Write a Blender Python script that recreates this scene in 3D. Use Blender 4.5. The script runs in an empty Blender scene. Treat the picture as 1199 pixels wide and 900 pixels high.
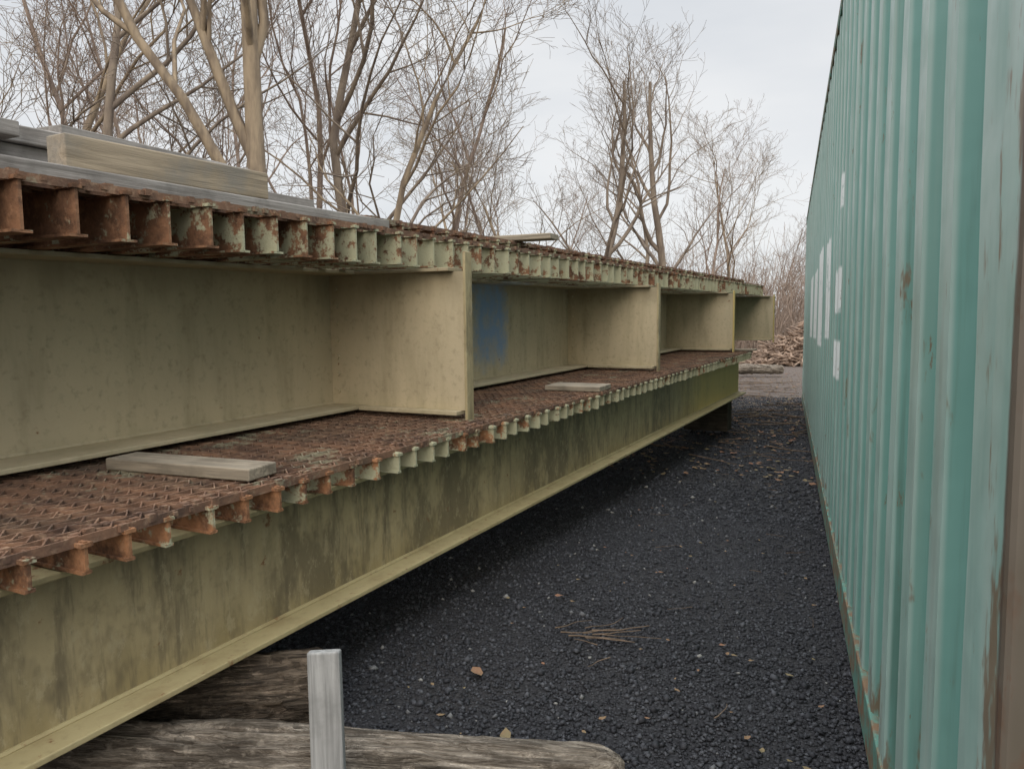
import bpy, math, random
import numpy as np
from mathutils import Vector, Matrix, noise as mn
random.seed(7); rng=np.random.default_rng(7)
scene=bpy.context.scene
HC=1.17
# ---------------------------------------------------------------- helpers
class MB:
    def __init__(s): s.v=[]; s.f=[]
    def box(s,x0,x1,y0,y1,z0,z1):
        b=len(s.v)
        s.v+=[(x0,y0,z0),(x1,y0,z0),(x1,y1,z0),(x0,y1,z0),(x0,y0,z1),(x1,y0,z1),(x1,y1,z1),(x0,y1,z1)]
        s.f+=[(b,b+3,b+2,b+1),(b+4,b+5,b+6,b+7),(b,b+1,b+5,b+4),(b+1,b+2,b+6,b+5),(b+2,b+3,b+7,b+6),(b+3,b,b+4,b+7)]
    def tube(s,pts,rads,n=6,cap=False):
        b=len(s.v)
        for i,p in enumerate(pts):
            if i==0: d=pts[1]-pts[0]
            elif i==len(pts)-1: d=pts[-1]-pts[-2]
            else: d=pts[i+1]-pts[i-1]
            d=d.normalized()
            a=d.cross(Vector((0,0,1))) if abs(d.z)<.9 else d.cross(Vector((1,0,0)))
            a.normalize(); c=d.cross(a)
            r=rads[i]
            for k in range(n):
                t=2*math.pi*k/n
                rr=r(k) if callable(r) else r
                q=p+a*(math.cos(t)*rr)+c*(math.sin(t)*rr); s.v.append((q.x,q.y,q.z))
        for i in range(len(pts)-1):
            for k in range(n):
                k2=(k+1)%n
                s.f.append((b+i*n+k,b+i*n+k2,b+(i+1)*n+k2,b+(i+1)*n+k))
        if cap:
            s.f.append(tuple(b+k for k in range(n))[::-1]); e=b+(len(pts)-1)*n
            s.f.append(tuple(e+k for k in range(n)))
    def obj(s,name,mat,parent=None,smooth=False,bevel=0):
        me=bpy.data.meshes.new(name); me.from_pydata(s.v,[],s.f); me.update()
        o=bpy.data.objects.new(name,me); scene.collection.objects.link(o)
        if mat: me.materials.append(mat)
        if parent: o.parent=parent
        if smooth: me.polygons.foreach_set('use_smooth',[True]*len(me.polygons))
        if bevel:
            m=o.modifiers.new('b','BEVEL'); m.width=bevel; m.segments=2
        return o
def empty(name,mw=None):
    e=bpy.data.objects.new(name,None); scene.collection.objects.link(e); e.empty_display_size=.2
    if mw is not None: e.matrix_world=mw
    return e
class NT:
    def __init__(s,name):
        s.m=bpy.data.materials.new(name); s.m.use_nodes=True; s.n=s.m.node_tree.nodes; s.l=s.m.node_tree.links
        s.b=s.n['Principled BSDF']; s.tc=s.n.new('ShaderNodeTexCoord')
    def coord(s,scale=(1,1,1),src='Object',loc=(0,0,0)):
        mp=s.n.new('ShaderNodeMapping'); mp.inputs['Scale'].default_value=scale; mp.inputs['Location'].default_value=loc
        s.l.new(s.tc.outputs[src],mp.inputs[0]); return mp.outputs[0]
    def noise(s,sc,det=5,scale=(1,1,1),rough=.6,loc=(0,0,0),dist=0):
        t=s.n.new('ShaderNodeTexNoise'); t.inputs['Scale'].default_value=sc; t.inputs['Detail'].default_value=min(det,5)
        t.inputs['Roughness'].default_value=rough; t.inputs['Distortion'].default_value=dist
        s.l.new(s.coord(scale,loc=loc),t.inputs['Vector']); return t.outputs['Fac']
    def ramp(s,fac,a,b,va=0.,vb=1.):
        r=s.n.new('ShaderNodeMapRange'); r.interpolation_type='SMOOTHSTEP'
        for k,v in zip((1,2,3,4),(a,b,va,vb)): r.inputs[k].default_value=v
        s.l.new(fac,r.inputs[0]); return r.outputs[0]
    def mix(s,fac,a,b,mode='MIX'):
        m=s.n.new('ShaderNodeMix'); m.data_type='RGBA'; m.blend_type=mode
        def st(i,v):
            if isinstance(v,(tuple,list)): m.inputs[i].default_value=(*v,1)
            elif isinstance(v,(int,float)): m.inputs[i].default_value=v
            else: s.l.new(v,m.inputs[i])
        st(0,fac); st(6,a); st(7,b); return m.outputs[2]
    def math(s,op,a,b=0.):
        m=s.n.new('ShaderNodeMath'); m.operation=op
        for i,v in enumerate((a,b)):
            if isinstance(v,(int,float)): m.inputs[i].default_value=v
            else: s.l.new(v,m.inputs[i])
        return m.outputs[0]
    def sep(s,c):
        x=s.n.new('ShaderNodeSeparateXYZ'); s.l.new(c,x.inputs[0]); return x.outputs
    def bump(s,h,strength=.4,dist=.01):
        b=s.n.new('ShaderNodeBump'); b.inputs['Strength'].default_value=strength; b.inputs['Distance'].default_value=dist
        s.l.new(h,b.inputs['Height']); s.l.new(b.outputs[0],s.b.inputs['Normal'])
    def out(s,col,rough=.7,metal=0,spec=.3):
        if isinstance(col,tuple): s.b.inputs['Base Color'].default_value=(*col,1)
        else: s.l.new(col,s.b.inputs['Base Color'])
        if isinstance(rough,(int,float)): s.b.inputs['Roughness'].default_value=rough
        else: s.l.new(rough,s.b.inputs['Roughness'])
        s.b.inputs['Metallic'].default_value=metal
        s.b.inputs['Specular IOR Level'].default_value=spec
        return s.m
def rect(n,u,v,u0,u1,v0,v1,e=.01):
    a=n.math('MULTIPLY',n.ramp(u,u0-e,u0+e),n.ramp(u,u1-e,u1+e,1,0))
    b=n.math('MULTIPLY',n.ramp(v,v0-e,v0+e),n.ramp(v,v1-e,v1+e,1,0))
    return n.math('MULTIPLY',a,b)
# ---------------------------------------------------------------- materials
def steel_paint(name,base,alt,dirt,rust_t=.62,blue=False,lowdirt=None):
    n=NT(name)
    c=n.mix(n.ramp(n.noise(1.6,4),.3,.7),base,alt)
    c=n.mix(n.ramp(n.noise(9,5,(1,1,.18)),.45,.75,0,.6),c,dirt)
    c=n.mix(n.ramp(n.noise(35,5),.5,.8,0,.4),c,tuple(x*.5 for x in dirt))
    x,_,z=n.sep(n.coord())[:3]
    if lowdirt:
        g=n.math('ADD',z,n.math('MULTIPLY',n.noise(6,5,(1,1,.3)),.35))
        c=n.mix(n.ramp(g,lowdirt[0],lowdirt[1],.85,0),c,lowdirt[2])
        c=n.mix(n.ramp(n.noise(3.2,5,(1,1,.45),.75,loc=(4,1,7)),.46,.60,0,.75),c,(.14,.115,.07))
        c=n.mix(n.ramp(n.noise(17,5,(1,1,.12),.7,loc=(8,1,7)),.50,.66,0,.6),c,(.12,.10,.065))
        c=n.mix(n.ramp(n.noise(26,5,(1,1,.5),.75,loc=(1,1,2)),.52,.66,0,.6),c,(.40,.34,.21))
        yl=n.math('ADD',x,n.math('MULTIPLY',n.noise(3,4),1.5))
        c=n.mix(n.ramp(yl,7.0,8.4,0,.8),c,(.62,.47,.17))  # far end painted brighter yellow, standing in for the light it catches
    else:
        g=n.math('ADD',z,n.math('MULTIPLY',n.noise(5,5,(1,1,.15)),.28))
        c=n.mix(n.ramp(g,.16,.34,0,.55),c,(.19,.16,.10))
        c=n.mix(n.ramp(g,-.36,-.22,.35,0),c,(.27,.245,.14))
    if blue:
        m=rect(n,n.math('ADD',x,n.math('MULTIPLY',n.noise(9,5),.34)),n.math('ADD',z,n.math('MULTIPLY',n.noise(7,5,loc=(3,3,3)),.3)),4.42,4.84,-.16,.33,.09)
        m=n.math('MULTIPLY',m,n.ramp(n.noise(11,5),.35,.6,.55,.95))
        c=n.mix(m,c,(.22,.34,.54))
    r=n.ramp(n.noise(14,5,rough=.7),rust_t,rust_t+.1)
    c=n.mix(r,c,(.19,.09,.04))
    n.bump(n.noise(60,3),.25,.004)
    return n.out(c,.62,0,.35)
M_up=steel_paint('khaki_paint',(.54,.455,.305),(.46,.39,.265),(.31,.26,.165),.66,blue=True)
M_low=steel_paint('khaki_paint_stained',(.46,.375,.215),(.34,.28,.16),(.17,.145,.09),.64,lowdirt=(-.85,-.60,(.27,.215,.105)))
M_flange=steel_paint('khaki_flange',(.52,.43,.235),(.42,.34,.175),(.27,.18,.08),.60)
def rustmat(name,green,a=(.26,.12,.06)):
    n=NT(name)
    c=n.mix(n.ramp(n.noise(12,5,rough=.7),.35,.65),a,(.10,.055,.035))
    c=n.mix(n.ramp(n.noise(50,4),.5,.75,0,.7),c,(.34,.19,.11))
    x=n.sep(n.coord())[0]
    g=n.math('ADD',n.noise(5,5,rough=.8),n.math('MULTIPLY',n.ramp(x,.6,3.2),.16))
    c=n.mix(n.ramp(g,green,green+.07),c,(.36,.355,.245))
    n.bump(n.noise(90,3),.6,.004)
    return n.out(c,.85,0,.2)
M_tee=rustmat('rusty_tee_steel',.58,(.24,.125,.07))
M_tee2=rustmat('dark_rusty_tee_steel',.66,(.20,.10,.065))
M_teeL=rustmat('orange_rusty_tee_steel',.55,(.34,.17,.085))
def gratemat():
    n=NT('rusty_grating_steel')
    c=n.mix(n.ramp(n.noise(7,5,rough=.7),.35,.65),(.22,.125,.08),(.095,.06,.045))
    c=n.mix(n.ramp(n.noise(2.2,4),.5,.7,0,.6),c,(.095,.08,.06))
    c=n.mix(n.ramp(n.noise(40,4),.5,.75,0,.7),c,(.34,.23,.155))
    c=n.mix(n.ramp(n.noise(4.5,5,rough=.8,loc=(2,7,1)),.57,.66,0,.7),c,(.27,.265,.185))
    n.bump(n.noise(120,3),.6,.003)
    return n.out(c,.85,0,.2)
M_grate=gratemat()
def woodmat(name,a,b,dark,axis=0,sc=1.):
    n=NT(name); s=[60*sc]*3; s[axis]=3*sc
    g=n.noise(1,5,tuple(s),.65,dist=.6)
    c=n.mix(n.ramp(g,.3,.7),a,b)
    c=n.mix(n.ramp(n.noise(7,5),.45,.7,0,.65),c,dark)
    n.bump(g,.6,.005)
    return n.out(c,.9,0,.15)
M_wgray=woodmat('weathered_gray_wood',(.34,.32,.30),(.20,.185,.17),(.14,.13,.12))
M_wgrayY=woodmat('weathered_gray_wood_cross',(.34,.29,.22),(.19,.165,.13),(.13,.11,.085),1)
M_wdark=woodmat('dark_timber_wood',(.10,.08,.06),(.05,.04,.03),(.03,.03,.02),1)
M_wgrayZ=woodmat('weathered_gray_wood_up',(.34,.34,.33),(.19,.19,.185),(.13,.13,.125),2)
M_wbrown=woodmat('weathered_brown_wood',(.38,.31,.225),(.22,.18,.13),(.21,.20,.18))
def cont_mat(name,rusty=0.):
    n=NT(name)
    co=n.coord(); x,y,z=n.sep(co)[:3]
    c=n.mix(n.ramp(n.noise(1.2,4),.3,.7),(.14,.305,.26),(.165,.335,.29))
    c=n.mix(n.ramp(n.noise(9,5,(1,1,.06)),.42,.8,0,.65),c,(.25,.36,.305))
    c=n.mix(n.ramp(n.noise(16,5,(1,1,.05),loc=(3,1,2)),.54,.70,0,.6),c,(.085,.155,.12))
    # outward flats of the corrugation painted paler to stand in for grazing sky reflection
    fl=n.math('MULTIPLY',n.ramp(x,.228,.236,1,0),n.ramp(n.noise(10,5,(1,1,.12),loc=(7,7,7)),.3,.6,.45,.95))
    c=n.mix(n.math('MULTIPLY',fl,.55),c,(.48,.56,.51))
    # inner folds of the corrugation mixed to a darker green
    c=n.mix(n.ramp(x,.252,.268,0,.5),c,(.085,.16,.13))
    marks=[(3.95,4.35,1.77,1.93),(3.95,4.4,1.26,1.48),(3.95,4.4,.93,1.12),
           (5.0,5.75,1.12,1.74),(6.1,6.9,1.05,1.80),(7.3,8.1,1.1,1.72),(8.6,9.4,1.1,1.75)]
    m=None
    for a in marks:
        r=rect(n,y,z,*a,.012)
        m=r if m is None else n.math('MAXIMUM',m,r)
    m=n.math('MULTIPLY',m,n.ramp(n.noise(5,5,rough=.75),.36,.46,.45,.95))
    c=n.mix(m,c,(.74,.76,.74))
    low=n.ramp(z,.0,.55,.16,0); cor=n.ramp(y,.93,1.2,.10,0)
    rr=n.math('ADD',n.math('ADD',n.noise(9,5,(1,1,.3),.72,loc=(5,5,5)),rusty),n.math('ADD',low,cor))
    c=n.mix(n.ramp(rr,.62,.71,0,.85),c,(.18,.11,.06))
    sp=n.noise(22,5,(1,1,.25),.75,loc=(9,2,5))
    c=n.mix(n.ramp(sp,.63,.69,0,.8),c,(.18,.10,.05))
    e=n.math('ADD',y,n.math('MULTIPLY',n.noise(12,5,(1,1,.3)),.03))
    c=n.mix(n.ramp(e,.946,.960,.9,0),c,(.09,.055,.038))
    n.bump(n.noise(4,3),.25,.02)
    return n.out(c,n.ramp(n.noise(8,3),.3,.7,.34,.55),0,.5)
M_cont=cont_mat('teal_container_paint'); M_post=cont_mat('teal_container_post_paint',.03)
def rail_mat():
    n=NT('rusted_container_rail')
    c=n.mix(n.ramp(n.noise(10,5,rough=.7),.42,.58),(.11,.24,.195),(.19,.12,.07))
    c=n.mix(n.ramp(n.noise(30,5),.5,.7,0,.6),c,(.08,.065,.05))
    n.bump(n.noise(60,3),.4,.004)
    return n.out(c,.75)
M_rail=rail_mat()
def ground_gravel():
    n=NT('dark_gravel')
    v=n.n.new('ShaderNodeTexVoronoi'); v.inputs['Scale'].default_value=75
    n.l.new(n.coord(),v.inputs['Vector'])
    c=n.mix(n.ramp(v.outputs['Distance'],0,.6),(.055,.056,.062),(.018,.018,.021))
    c=n.mix(n.ramp(n.noise(1.1,5),.45,.7,0,.6),c,(.030,.027,.026))
    y=n.sep(n.coord())[1]
    far=n.math('ADD',n.noise(.9,5,rough=.75),n.ramp(y,5,18,-.25,.25))
    c=n.mix(n.ramp(far,.45,.65,0,.8),c,(.13,.10,.08))
    n.bump(n.math('ADD',v.outputs['Distance'],n.noise(20,3)),.9,.012)
    return n.out(c,.8,0,.3)
def ground_far():
    n=NT('winter_grass'); c=n.mix(n.ramp(n.noise(.6,5),.35,.65),(.19,.14,.09),(.13,.11,.065)); n.bump(n.noise(8,3),.8,.05); return n.out(c,.95,0,.1)
def bark(name,a,b):
    n=NT(name); c=n.mix(n.ramp(n.noise(2.5,3,(3,3,.7)),.3,.7),a,b); return n.out(c,.9,0,.15)
M_bark=bark('warm_bark',(.33,.26,.18),(.16,.125,.095))
M_bark2=bark('gray_bark',(.27,.22,.17),(.15,.12,.10))
M_brush=bark('brush_bark',(.30,.235,.19),(.19,.145,.12))
def logmat(name,a,b,k):
    n=NT(name)
    w=n.noise(1,5,(4,9,9),.7)
    t=n.noise(1,5,(5,60,60),.75,dist=1.0)
    c=n.mix(n.ramp(t,.38,.62),a,b)
    c=n.mix(n.ramp(w,.45,.65,0,.8),c,tuple(x*.5 for x in b))
    c=n.mix(n.ramp(n.noise(30,5),.55,.7,0,.5),c,tuple(min(1,x*1.3) for x in a))
    n.bump(n.math('ADD',t,w),1,.035 if k else .06); return n.out(c,.9,0,.15)
M_log=logmat('dead_log_wood',(.38,.33,.27),(.14,.115,.09),1)
M_log2=logmat('barky_log_wood',(.30,.235,.175),(.08,.063,.048),0)
# ---------------------------------------------------------------- ground
m=MB(); m.v=[(-400,-200,0),(400,-200,0),(400,600,0),(-400,600,0)]; m.f=[(0,1,2,3)]
m.obj('ground',ground_far())
m=MB(); nx,ny=60,90
for j in range(ny+1):
    for i in range(nx+1):
        x=-14+28*i/nx; y=-8+36*j/ny
        z=.006+.012*math.sin(x*1.7+y*.6)*math.sin(y*1.1)+.012
        m.v.append((x,y,z))
for j in range(ny):
    for i in range(nx):
        a=j*(nx+1)+i; m.f.append((a,a+1,a+nx+2,a+nx+1))
m.obj('gravel_yard',ground_gravel(),smooth=True)
def gz(x,y): return .018+.012*np.sin(x*1.7+y*.6)*np.sin(y*1.1)
def stones(name,specs,mat):
    O=np.array([(1,0,0),(0,1,0),(-1,0,0),(0,-1,0),(0,0,1),(0,0,-1)],float)
    F=np.array([(0,1,4),(1,2,4),(2,3,4),(3,0,4),(1,0,5),(2,1,5),(3,2,5),(0,3,5)])
    V=[];FF=[];T=[];base=0
    for (n,x0,x1,y0,y1,s0,s1,lt) in specs:
        x=rng.uniform(x0,x1,n); y=y0+(y1-y0)*rng.uniform(0,1,n)**1.2
        s=s0+(s1-s0)*rng.uniform(0,1,n)**3
        v=O[None]*rng.uniform(.6,1.25,(n,6,1))*s[:,None,None]
        v=v+rng.uniform(-.3,.3,(n,6,3))*s[:,None,None]
        a=rng.uniform(0,6.28,n); ca,sa=np.cos(a)[:,None],np.sin(a)[:,None]
        X=v[:,:,0]*ca-v[:,:,1]*sa; Y=v[:,:,0]*sa+v[:,:,1]*ca; Z=v[:,:,2]*.7
        v=np.stack([X+x[:,None],Y+y[:,None],Z+(gz(x,y)+s*.25)[:,None]],2)
        V.append(v.reshape(-1,3)); FF.append((F[None]+(base+np.arange(n)*6)[:,None,None]).reshape(-1,3)); base+=n*6
        t=rng.uniform(0,1,n)**2*.5; k=rng.uniform(0,1,n)<lt; t[k]=rng.uniform(.62,1.0,k.sum())
        T.append(np.repeat(t,6))
    V=np.concatenate(V);FF=np.concatenate(FF);T=np.concatenate(T)
    me=bpy.data.meshes.new(name); me.vertices.add(len(V)); me.vertices.foreach_set('co',V.ravel())
    me.loops.add(FF.size); me.loops.foreach_set('vertex_index',FF.ravel().astype(np.int32))
    me.polygons.add(len(FF)); me.polygons.foreach_set('loop_start',np.arange(0,FF.size,3,dtype=np.int32))
    me.update(calc_edges=True); at=me.attributes.new('tint','FLOAT','POINT'); at.data.foreach_set('value',T)
    me.materials.append(mat); o=bpy.data.objects.new(name,me); scene.collection.objects.link(o)
n=NT('gravel_stone'); at=n.n.new('ShaderNodeAttribute'); at.attribute_name='tint'
c=n.mix(n.ramp(at.outputs['Fac'],0,.6),(.022,.023,.028),(.075,.078,.088)); c=n.mix(n.ramp(at.outputs['Fac'],.6,1),c,(.24,.235,.22))
M_st=n.out(c,.7,0,.35)
stones('gravel',[(60000,-2.3,.3,.9,5.0,.004,.012,.006),(6000,-2.3,.3,.9,6,.008,.018,.012),(20000,-1.8,.3,4.8,14,.007,.020,.014),(60,-1.5,.2,1.5,8,.010,.022,.7)],M_st)
m=MB()
def leaf(m,x,y,s):
    z=float(gz(x,y))+.02; a=random.uniform(0,6.3); b=len(m.v)
    for (u,v,w) in [(-1,0,.2),(-.3,.55,.35),(.5,.45,.1),(1.1,0,.4),(.4,-.5,.3),(-.4,-.45,.05),(0,0,-.02)]:
        m.v.append((x+s*(u*math.cos(a)-v*math.sin(a)),y+s*(u*math.sin(a)+v*math.cos(a)),z+w*s*random.uniform(.3,1)))
    for k in range(6): m.f.append((b+k,b+(k+1)%6,b+6))
for i in range(130):
    y=1.5+8*random.random()**1.3; leaf(m,random.uniform(-1.4+.1*y,.15),y,random.uniform(.005,.014))
for (x,y,s) in [(-.95,2.3,.035),(-.72,1.95,.03),(-.9,3.1,.02)]: leaf(m,x,y,s)
for i in range(2200):
    y=random.uniform(6,22); leaf(m,random.uniform(-3,.3),y,random.uniform(.015,.04))
n=NT('dead_leaf'); c=n.mix(n.ramp(n.noise(6),.4,.6),(.22,.115,.07),(.19,.15,.08)); m.obj('fallen_leaves',n.out(c,.8))
m=MB()
def twig(m,x,y,L,a,r,z=.02):
    p=Vector((x,y,float(gz(x,y))+z)); pts=[p]
    for k in range(6):
        a+=random.uniform(-.35,.35); p=p+Vector((math.cos(a),math.sin(a),random.uniform(-.03,.05)))*L/6; pts.append(p)
    m.tube(pts,[r*(1-.1*k) for k in range(7)],5)
for i in range(10): twig(m,-.72+random.uniform(-.1,.12),2.75+random.uniform(-.06,.06),random.uniform(.08,.25),random.uniform(-.1,.6),random.uniform(.002,.004))
for i in range(35):
    y=random.uniform(2,9); twig(m,random.uniform(-1.2+.1*y,.15),y,random.uniform(.04,.16),random.uniform(0,6.3),random.uniform(.001,.0025))
for i in range(90):
    y=random.uniform(7,18); twig(m,random.uniform(-1.4,.1),y,random.uniform(.2,.9),random.uniform(-1.2,1.5),random.uniform(.003,.010),.03)
M_tw=bark('twig_bark',(.20,.145,.105),(.10,.075,.055))
m.obj('twigs',M_tw,smooth=True)
# ---------------------------------------------------------------- camera
YAW=math.atan(323.5/900); PITCH=math.atan(63/900)
cd=bpy.data.cameras.new('camera'); cam=bpy.data.objects.new('camera',cd); scene.collection.objects.link(cam)
cam.location=(0,0,HC); cam.rotation_euler=(math.pi/2-PITCH,0,YAW); cd.lens=27.02; cd.sensor_width=36; cd.clip_end=2000; cd.clip_start=.05
scene.camera=cam
# ---------------------------------------------------------------- girders
th=math.radians(7.35); ep=math.radians(1.5)
u=Vector((math.sin(th)*math.cos(ep),math.cos(th)*math.cos(ep),math.sin(ep))); v=Vector((-math.cos(th),math.sin(th),0)); w=u.cross(v)
GM=Matrix(((u.x,v.x,w.x,0),(u.y,v.y,w.y,0),(u.z,v.z,w.z,HC),(0,0,0,1)))
def deck(parent,t0,t1,y0,y1,ztop,teeh,sp,mt,gratedepth=.022,bf=.05,fine=True):
    m=MB(); t=t0
    while t<t1:
        j=random.uniform(-.010,.010); zt=ztop-gratedepth*.4; zb=ztop-teeh+random.uniform(-.003,.003); tt=t+random.uniform(-.004,.004)
        m.box(tt-.004,tt+.004,y0+j,y1,zb+.006,zt)
        m.box(tt-bf/2,tt+bf/2,y0+j+.001,y1,zb,zb+.007)
        m.box(tt-.014,tt+.014,y0+j-.004,y1,zt-.012,zt-.003)
        t+=sp
    m.obj('deck_tees',mt,parent)
    m=MB(); y=y0+.012
    while y<y1:
        m.box(t0-.02,t1-.03,y-.0025,y+.0025,ztop-gratedepth,ztop); y+=.05
    if fine:
        y=y0+.012; hs=sp/3
        N=int((t1-t0)/hs)
        while y<min(y1,y0+1.5):
            b=len(m.v)
            for i in range(N):
                yy=y+(.004 if i%2==0 else .046)+random.uniform(-.003,.003); t=t0+i*hs
                zz=ztop+.001+random.uniform(-.002,.002)
                m.v+=[(t,yy-.003,zz-.018),(t,yy+.003,zz-.018),(t,yy+.003,zz),(t,yy-.003,zz)]
            for i in range(N-1):
                a=b+i*4
                for q in range(4): m.f.append((a+q,a+(q+1)%4,a+4+(q+1)%4,a+4+q))
            y+=.05
    m.obj('deck_grating',M_grate,parent)
    m=MB()
    for i in range(int((t1-t0)*70)):
        t=random.uniform(t0,t1); y=y0+random.uniform(-.002,.07); s=random.uniform(.005,.016)
        m.box(t,t+s*1.5,y,y+s,ztop-.014,ztop-.014+s*1.3)
    if fine:
        for i in range(int((t1-t0)*160)):
            t=random.uniform(t0,t1); y=y0+random.uniform(0,1.2); s=random.uniform(.004,.012)
            m.box(t,t+s*1.5,y,y+s,ztop-.012,ztop-.008+s*.5)
    m.obj('rust_flakes',M_grate,parent)
def ibeam(parent,y,zt,zb,t0,t1,half,mw,mf,wt=.012,ft=.016):
    m=MB(); m.box(t0,t1,y,y+wt,zb+ft,zt-ft); m.obj('web',mw,parent)
    m=MB(); m.box(t0,t1,y+wt/2-half,y+wt/2+half,zt-ft,zt-.0005); m.obj('top_flange',mf,parent,bevel=.003)
    m=MB(); m.box(t0,t1,y+wt/2-half,y+wt/2+half,zb,zb+ft); m.obj('bottom_flange',mf,parent,bevel=.003)
    m=MB(); m.tube([Vector((t0,y-.001,zb+ft+.002)),Vector((t1,y-.001,zb+ft+.002))],[.008,.008],6); m.obj('fillet_weld',mf,parent)
U=empty('steel_bridge_span',GM)
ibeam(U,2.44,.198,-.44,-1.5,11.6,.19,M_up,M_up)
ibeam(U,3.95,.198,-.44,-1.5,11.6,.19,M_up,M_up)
deck(U,-1.5,11.6,1.85,4.2,.343,.143,.137,M_tee,fine=False)
for k,t in enumerate([2.87,5.75,8.63,11.48,-.02]):
    m=MB(); m.box(t,t+.010,1.70,2.4395,-.423,.180); m.obj('floorbeam_web',M_up,U)
    m=MB(); m.box(t-.05,t+.07,1.72,2.2475,-.4405,-.4235); m.obj('floorbeam_bottom_flange',M_up,U,bevel=.002)
    m=MB(); m.box(t-.05,t+.07,1.75,2.2475,.1805,.1955); m.obj('floorbeam_top_flange',M_up,U,bevel=.002)
    m=MB(); m.box(t-.012,t+.045,1.686,1.6985,-.47,.262 if k==0 else .21); m.obj('end_plate',M_low,U,bevel=.002)
    m=MB()
    for i in range(7):
        z=-.36+i*.08
        m.tube([Vector((t-.012,2.40,z)),Vector((t+.001,2.40,z))],[.011,.012],6,True)
    m.obj('bolts',M_up,U)
deck(U,2.75,11.55,2.12,3.9,.432,.085,.137,M_tee2,fine=False)
L=empty('steel_bridge_span',GM)
ibeam(L,1.70,-.545,-.95,-1.5,9.0,.095,M_low,M_flange)
ibeam(L,3.45,-.545,-.95,-1.5,9.0,.095,M_low,M_flange)
deck(L,-1.5,9.05,1.54,3.8,-.462,.082,.1135,M_teeL,bf=.022)
# ---------------------------------------------------------------- timber
def plank(t0,t1,y0,y1,z0,z1,mat,rz=0,name='wooden_plank',ry=0):
    cx,cy,cz=(t0+t1)/2,(y0+y1)/2,(z0+z1)/2; a,b,c=(t1-t0)/2,(y1-y0)/2,(z1-z0)/2
    m=MB(); m.box(-a,a,-b,b,-c,c)
    o=m.obj(name,mat,bevel=.004)
    o.matrix_world=GM@Matrix.Translation((cx,cy,cz))@Matrix.Rotation(rz,4,'Z')@Matrix.Rotation(ry,4,'Y')
    return o
plank(-1.2,2.63,1.90,2.09,.346,.384,M_wgray,.004)
plank(1.28,1.97,1.93,2.01,.388,.474,M_wbrown,-.03)
plank(-1.2,2.50,2.16,2.32,.346,.43,M_wgray,.005)
plank(-1.2,2.15,2.34,2.52,.346,.43,M_wgray,-.005)
plank(-.8,2.55,2.2,2.36,.434,.48,M_wgray,.02)
plank(.2,2.12,2.2,2.36,.483,.53,M_wgray,-.06)
plank(-.6,1.28,2.1,2.24,.483,.525,M_wgray,.03)
plank(1.45,2.13,2.25,2.40,.533,.565,M_wgray,.08)
plank(4.2,4.34,1.90,2.6,.435,.468,M_wgrayY,.05)
plank(1.51,1.63,1.62,2.16,-.460,-.425,M_wgrayY,.10)
plank(4.12,4.34,1.56,1.9,-.460,-.430,M_wgrayY,.05)
plank(8.85,9.0,1.5,2.9,-.460,-.4405,M_wgrayY,.02)
plank(8.5,8.75,1.72,2.2,-1.33,-.952,M_wdark,.02,'timber_block')
plank(8.5,8.75,3.1,3.8,-1.33,-.952,M_wdark,.02,'timber_block')
# ---------------------------------------------------------------- logs
def log(p0,p1,r0,r1,mat,seed,knob=.12):
    rd=random.Random(seed); p0=Vector(p0);p1=Vector(p1); L_=(p1-p0).length; N=int(L_/.012); n=72
    ph=[rd.uniform(0,6.3) for _ in range(6)]
    m=MB(); pts=[];R=[]
    for i in range(N+1):
        t=i/N; pts.append(Vector((t*L_,.03*math.sin(t*5+ph[0]),.015*math.sin(t*7+ph[1]))))
        base=r0+(r1-r0)*t
        if i>N-4: base*=1-.10*(i-N+4)**1.3/2
        def f(k,base=base,t=t):
            a=k*2*math.pi/n; ca,sa=math.cos(a),math.sin(a)
            fur=mn.noise(Vector((t*L_*3+seed,ca*5,sa*5)))
            fin=mn.noise(Vector((t*L_*9+seed,ca*14,sa*14)))
            lump=mn.noise(Vector((t*L_*2.2,ca*1.2+seed,sa*1.2)))
            return base*(1+.13*fur+.10*fin+knob*1.6*lump-.10*(abs(fur)<.05))
        R.append(f)
    m.tube(pts,R,n,True)
    o=m.obj('log',mat,smooth=True)
    o.matrix_world=Matrix.Translation(p0)@(p1-p0).to_track_quat('X','Z').to_matrix().to_4x4()
log((-2.0,1.32,.11),(-.36,1.80,.085),.085,.072,M_log,3)
log((-2.9,.85,.13),(-1.24,1.90,.125),.13,.112,M_log2,5,.1)
log((-3.0,4.6,.15),(-1.9,5.0,.14),.11,.11,M_log2,6,.1)
m=MB(); m.box(-.036,.036,-.014,.014,0,.445); o=m.obj('wooden_stake',M_wgrayZ,bevel=.004)
o.location=(-.915,1.38,.02); o.rotation_euler=(math.radians(-7),math.radians(-3),math.radians(20))
# ---------------------------------------------------------------- container
C=empty('shipping_container')
x0,x1,ya,yb,zb,zt=.22,2.66,.92,13.11,.045,2.94
def corr_side(xf,sgn,name):
    prof=[];y=ya+.12; D=.042
    while y<yb-.13-.28:
        prof+=[(y,0),(y+.095,0),(y+.135,D),(y+.220,D)]; y+=.278
    prof+=[(y,0),(yb-.10,0)]
    prof=[(ya+.10,0)]+prof
    m=MB(); Z=[zb+.13+i*(zt-.07-zb-.13)/14 for i in range(15)]
    for z in Z:
        for (yy,d) in prof:
            dent=.003*mn.noise(Vector((yy*1.3,z*1.5,sgn)))
            m.v.append((xf+sgn*(.006+d+dent)+random.uniform(-.0006,.0006),yy+random.uniform(-.001,.001),z))
    P=len(prof)
    for j in range(14):
        for i in range(P-1):
            a=j*P+i; m.f.append((a,a+1,a+P+1,a+P) if sgn<0 else (a,a+P,a+P+1,a+1))
    m.obj(name,M_cont,C)
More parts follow.
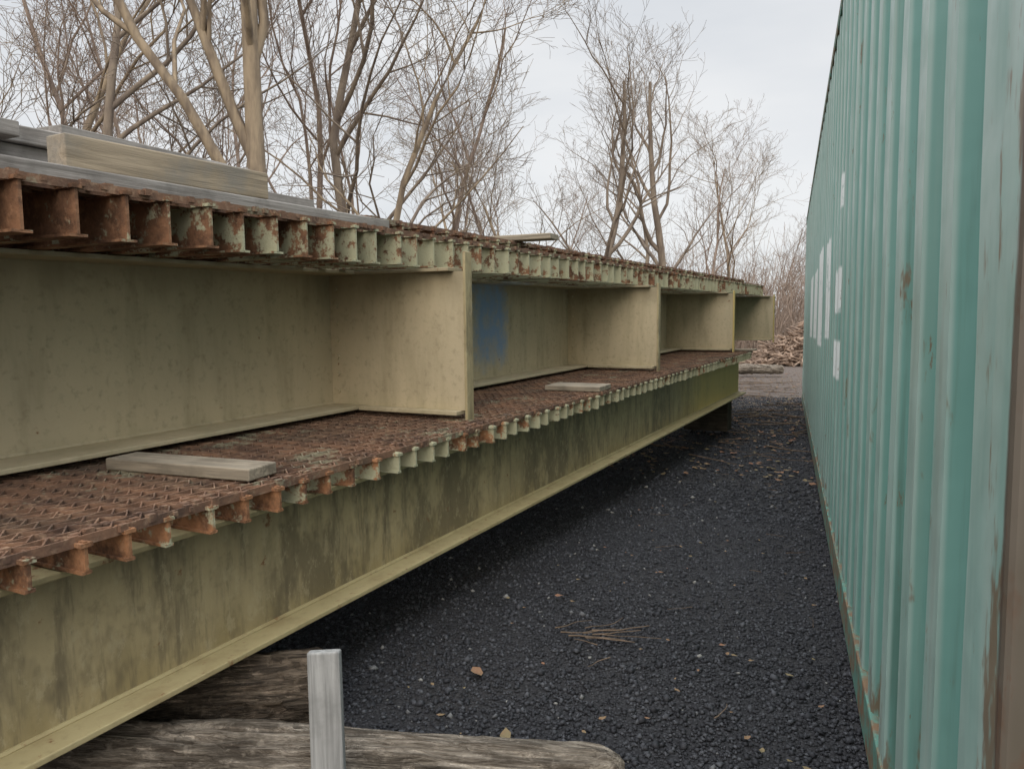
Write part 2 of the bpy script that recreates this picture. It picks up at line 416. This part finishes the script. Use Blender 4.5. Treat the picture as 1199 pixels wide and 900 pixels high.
corr_side(x0,1,'side_panel'); corr_side(x1,-1,'side_panel_far')
def corr_end(yf,sgn,name):
    prof=[(x0+.1,0)];x=x0+.13
    while x<x1-.4:
        prof+=[(x,0),(x+.07,0),(x+.138,.04),(x+.21,.04)]; x+=.278
    prof+=[(x1-.1,0)]
    m=MB()
    for z in (zb+.13,zt-.07):
        for (xx,d) in prof: m.v.append((xx,yf+sgn*(.01+d),z))
    P=len(prof)
    for i in range(P-1): m.f.append((i,i+1,i+P+1,i+P))
    m.obj(name,M_rail,C)
corr_end(ya,1,'end_panel'); corr_end(yb,-1,'end_panel_far')
m=MB()
for xx in (x0,x1-.10):
    m.box(xx,xx+.10,ya+.16,yb-.16,zb,zb+.13)
    m.box(xx,xx+.06,ya+.16,yb-.16,zt-.07,zt-.004)
for yy in (ya,yb-.1):
    m.box(x0+.16,x1-.16,yy,yy+.1,zb,zb+.13); m.box(x0+.16,x1-.16,yy,yy+.06,zt-.07,zt-.004)
m.obj('rails',M_rail,C,bevel=.004)
m=MB()
for xx in (x0,x1-.1):
    for yy in (ya,yb-.1): m.box(xx+.001,xx+.099,yy+.001,yy+.099,zb+.118,zt-.118)
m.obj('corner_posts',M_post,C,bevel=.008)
m=MB()
for xx in (x0-.003,x1-.157):
    for yy in (ya-.003,yb-.157):
        for zz in (zb-.005,zt-.115): m.box(xx,xx+.16,yy,yy+.16,zz,zz+.118)
m.obj('corner_castings',M_rail,C,bevel=.01)
m=MB(); m.box(x0+.03,x1-.03,ya+.03,yb-.03,zt-.03,zt-.012); m.box(x0+.05,x1-.05,ya+.05,yb-.05,zb+.05,zb+.1); m.obj('roof_and_floor',M_rail,C)
# ---------------------------------------------------------------- trees
def tree_mesh(name,mat,H,r0,seed,lean=0,fork=.35,levels=4,spread=.75,kids=(8,7,6,5),w0=.08):
    rd=random.Random(seed); m=MB()
    def grow(p,d,Lg,r,lv):
        ns=[10,8,5,4,2][lv]; pts=[p];rr=[r]; dirs=[d]
        wob=[w0,.17,.24,.28,.3][lv]
        for i in range(ns):
            d=(d+Vector((rd.gauss(0,wob),rd.gauss(0,wob),rd.gauss(0,wob*.6)+(.07 if lv>0 else .06)))).normalized()
            p=p+d*Lg/ns; pts.append(p); dirs.append(d); rr.append(max(.0042,r*(1-(.80 if lv else .72)*((i+1)/ns))))
        m.tube(pts,rr,[8,6,4,3,3][lv])
        if lv>=levels: return
        K=kids[lv]+rd.randint(-1,1); lo=fork if lv==0 else .2
        for k in range(K):
            t=lo+(1-lo)*(k+rd.random())/K; t=min(t,.99); f=t*ns; i=int(f); q=pts[i].lerp(pts[i+1],f-i)
            dd=dirs[i+1]; a=Vector((rd.gauss(0,1),rd.gauss(0,1),rd.gauss(0,.5))); a=(a-dd*a.dot(dd)).normalized()
            nd=(dd*(1-spread*.5)+a*spread*rd.uniform(.55,1.0)+Vector((0,0,.12))).normalized()
            pr=rr[i]+(rr[i+1]-rr[i])*(f-i)
            cr=pr*rd.uniform(.42,.72)
            grow(q,nd,Lg*rd.uniform(.38,.60)*(1.15-.45*t),max(.0042,cr),lv+1)
    grow(Vector((0,0,-.1)),Vector((lean,0,1)).normalized(),H,r0,0)
    me=bpy.data.meshes.new(name); me.from_pydata(m.v,[],m.f); me.update(); me.materials.append(mat)
    me.polygons.foreach_set('use_smooth',[True]*len(me.polygons)); return me
TM=[tree_mesh('tree_a',M_bark,14,.165,1,fork=.16,kids=(13,7,5,3),spread=.7,w0=.03),
    tree_mesh('tree_b',M_bark2,9,.12,2,.1,.15,kids=(9,6,5,3),spread=.8),
    tree_mesh('tree_c',M_bark2,9.0,.16,3,-.08,.22,kids=(8,6,4,3),spread=.68),
    tree_mesh('tree_d',M_bark,8.5,.09,4,.15,.12,kids=(9,6,5,4),spread=.8),
    tree_mesh('tree_e',M_brush,8,.07,5,0,.10,kids=(10,7,5,4),spread=.7),
    tree_mesh('tree_f',M_brush,9.5,.095,8,.05,.14,kids=(9,7,5,3),spread=.72)]
fx,fy=-math.sin(YAW),math.cos(YAW); rx,ry_=math.cos(YAW),math.sin(YAW)
def at(px,F):
    X=(px-599.5)/900*F; return (fx*F+rx*X,fy*F+ry_*X)
TR=[(300,11.5,0,0,1),(40,15,3,1,1.25),(130,18,5,2,1.2),(215,20,4,.4,1.3),(-80,14,1,3,1.2),(360,18,4,2.2,1.3),
    (425,15,3,.5,1.0),(455,17,1,4,1.2),(505,22,5,5,1.0),(585,26,4,1,1.0),(615,23,3,3.1,.85),(700,19.5,2,.3,.84),
    (772,22,2,4,.90),(735,29,1,1,.95),(820,32,5,.2,.9),(862,34,3,2,1.15),(900,42,4,3,.85),(85,26,4,5,1.5),(265,28,5,1,1.4),
    (410,29,4,2,1.3),(655,34,4,4.4,.95),(545,31,3,2.5,1.1),(170,15,1,5.2,1.1)]
for (px,F,k,rz,s) in TR:
    o=bpy.data.objects.new('bare_tree',TM[k]); scene.collection.objects.link(o)
    x,y=at(px,F); o.location=(x,y,0); o.rotation_euler=(0,0,rz); o.scale=(s,s,s)
m=MB(); rd=random.Random(11)
for i in range(2400):
    px=rd.uniform(-300,1000) if i%3 else rd.uniform(760,1020); F=rd.uniform(30,46); x,y=at(px,F)
    if x>-1.2 and y<30: continue
    h=rd.uniform(1.5,5.0)*(1.2 if px>760 else 1); d=Vector((rd.gauss(0,.2),rd.gauss(0,.2),1)).normalized(); p=Vector((x,y,0)); r=rd.uniform(.012,.028)
    pts=[p]
    for k in range(4):
        d=(d+Vector((rd.gauss(0,.15),rd.gauss(0,.15),.02))).normalized(); p=p+d*h/4; pts.append(p)
    m.tube(pts,[r*(1-.2*k) for k in range(5)],3)
    for k in range(8):
        j=rd.randint(1,3); q=pts[j]; e=(Vector((rd.gauss(0,1),rd.gauss(0,1),rd.uniform(.3,1.5)))).normalized(); l=rd.uniform(.3,1.3)
        m.tube([q,q+e*l],[r*.45,.004],3)
m.obj('distant_brush',M_brush)
m=MB(); rd=random.Random(3)
for i in range(1100):
    x=rd.uniform(-1.1,3.0); y=rd.uniform(26.3,29.5); hm=1.8*max(.12,1-abs(y-28.0)/2)*max(.12,1-abs(x-.7)/2.2); z=hm*rd.random()**.7
    a=rd.uniform(0,6.3); r=rd.uniform(.012,.06) if i%3 else rd.uniform(.01,.03); l=rd.uniform(.2,.7) if r>.03 else rd.uniform(.5,1.3)
    e=Vector((math.cos(a),math.sin(a),rd.uniform(-.5,.5)))*l/2; c0=Vector((x,y,z+.04))
    m.tube([c0-e,c0+Vector((0,0,rd.uniform(-.04,.04))),c0+e],[r,r*.95,r*.8],7,True)
n=NT('brush_debris'); c=n.mix(n.ramp(n.noise(1.8,5),.4,.6),(.33,.24,.18),(.17,.12,.09)); M_fw=n.out(c,.9)
m.obj('wood_pile',M_fw)
log((-3.5,19.6,.2),(-.1,20.2,.2),.13,.11,M_log,9)
# ---------------------------------------------------------------- light
w_=bpy.data.worlds.new('World'); scene.world=w_; w_.use_nodes=True; N=w_.node_tree.nodes; Lk=w_.node_tree.links
bg=N['Background']; sky=N.new('ShaderNodeTexSky'); sky.sky_type='NISHITA'; sky.sun_disc=False
SE,SR=math.radians(24),math.radians(168)
sky.sun_elevation=SE; sky.sun_rotation=SR
tc=N.new('ShaderNodeTexCoord'); mp=N.new('ShaderNodeMapping'); mp.inputs['Scale'].default_value=(1,1,3.5); Lk.new(tc.outputs['Generated'],mp.inputs[0])
no=N.new('ShaderNodeTexNoise'); no.inputs['Scale'].default_value=1.6; no.inputs['Detail'].default_value=5; Lk.new(mp.outputs[0],no.inputs['Vector'])
cr=N.new('ShaderNodeMix'); cr.data_type='RGBA'; cr.inputs[6].default_value=(6.6,6.9,7.3,1); cr.inputs[7].default_value=(8.5,8.55,8.6,1)
mr=N.new('ShaderNodeMapRange'); mr.inputs[1].default_value=.35; mr.inputs[2].default_value=.65; Lk.new(no.outputs['Fac'],mr.inputs[0]); Lk.new(mr.outputs[0],cr.inputs[0])
mx=N.new('ShaderNodeMix'); mx.data_type='RGBA'; mx.inputs[0].default_value=.92; Lk.new(sky.outputs[0],mx.inputs[6]); Lk.new(cr.outputs[2],mx.inputs[7])
sx=N.new('ShaderNodeSeparateXYZ'); Lk.new(tc.outputs['Generated'],sx.inputs[0])
zr=N.new('ShaderNodeMapRange'); zr.inputs[1].default_value=.38; zr.inputs[2].default_value=1; zr.inputs[3].default_value=1; zr.inputs[4].default_value=4.4; Lk.new(sx.outputs[2],zr.inputs[0])
vm=N.new('ShaderNodeVectorMath'); vm.operation='SCALE'; Lk.new(mx.outputs[2],vm.inputs[0]); Lk.new(zr.outputs[0],vm.inputs['Scale'])
Lk.new(vm.outputs[0],bg.inputs['Color']); bg.inputs['Strength'].default_value=.105
sd=bpy.data.lights.new('sun','SUN'); sun=bpy.data.objects.new('sun',sd); scene.collection.objects.link(sun)
sd.energy=1.5; sd.angle=math.radians(40); sd.color=(1,.88,.73)
sdir=Vector((math.sin(SR)*math.cos(SE),math.cos(SR)*math.cos(SE),math.sin(SE)))
sun.rotation_euler=sdir.to_track_quat('Z','Y').to_euler()
scene.view_settings.view_transform='Standard'; scene.view_settings.look='None'; scene.view_settings.exposure=0
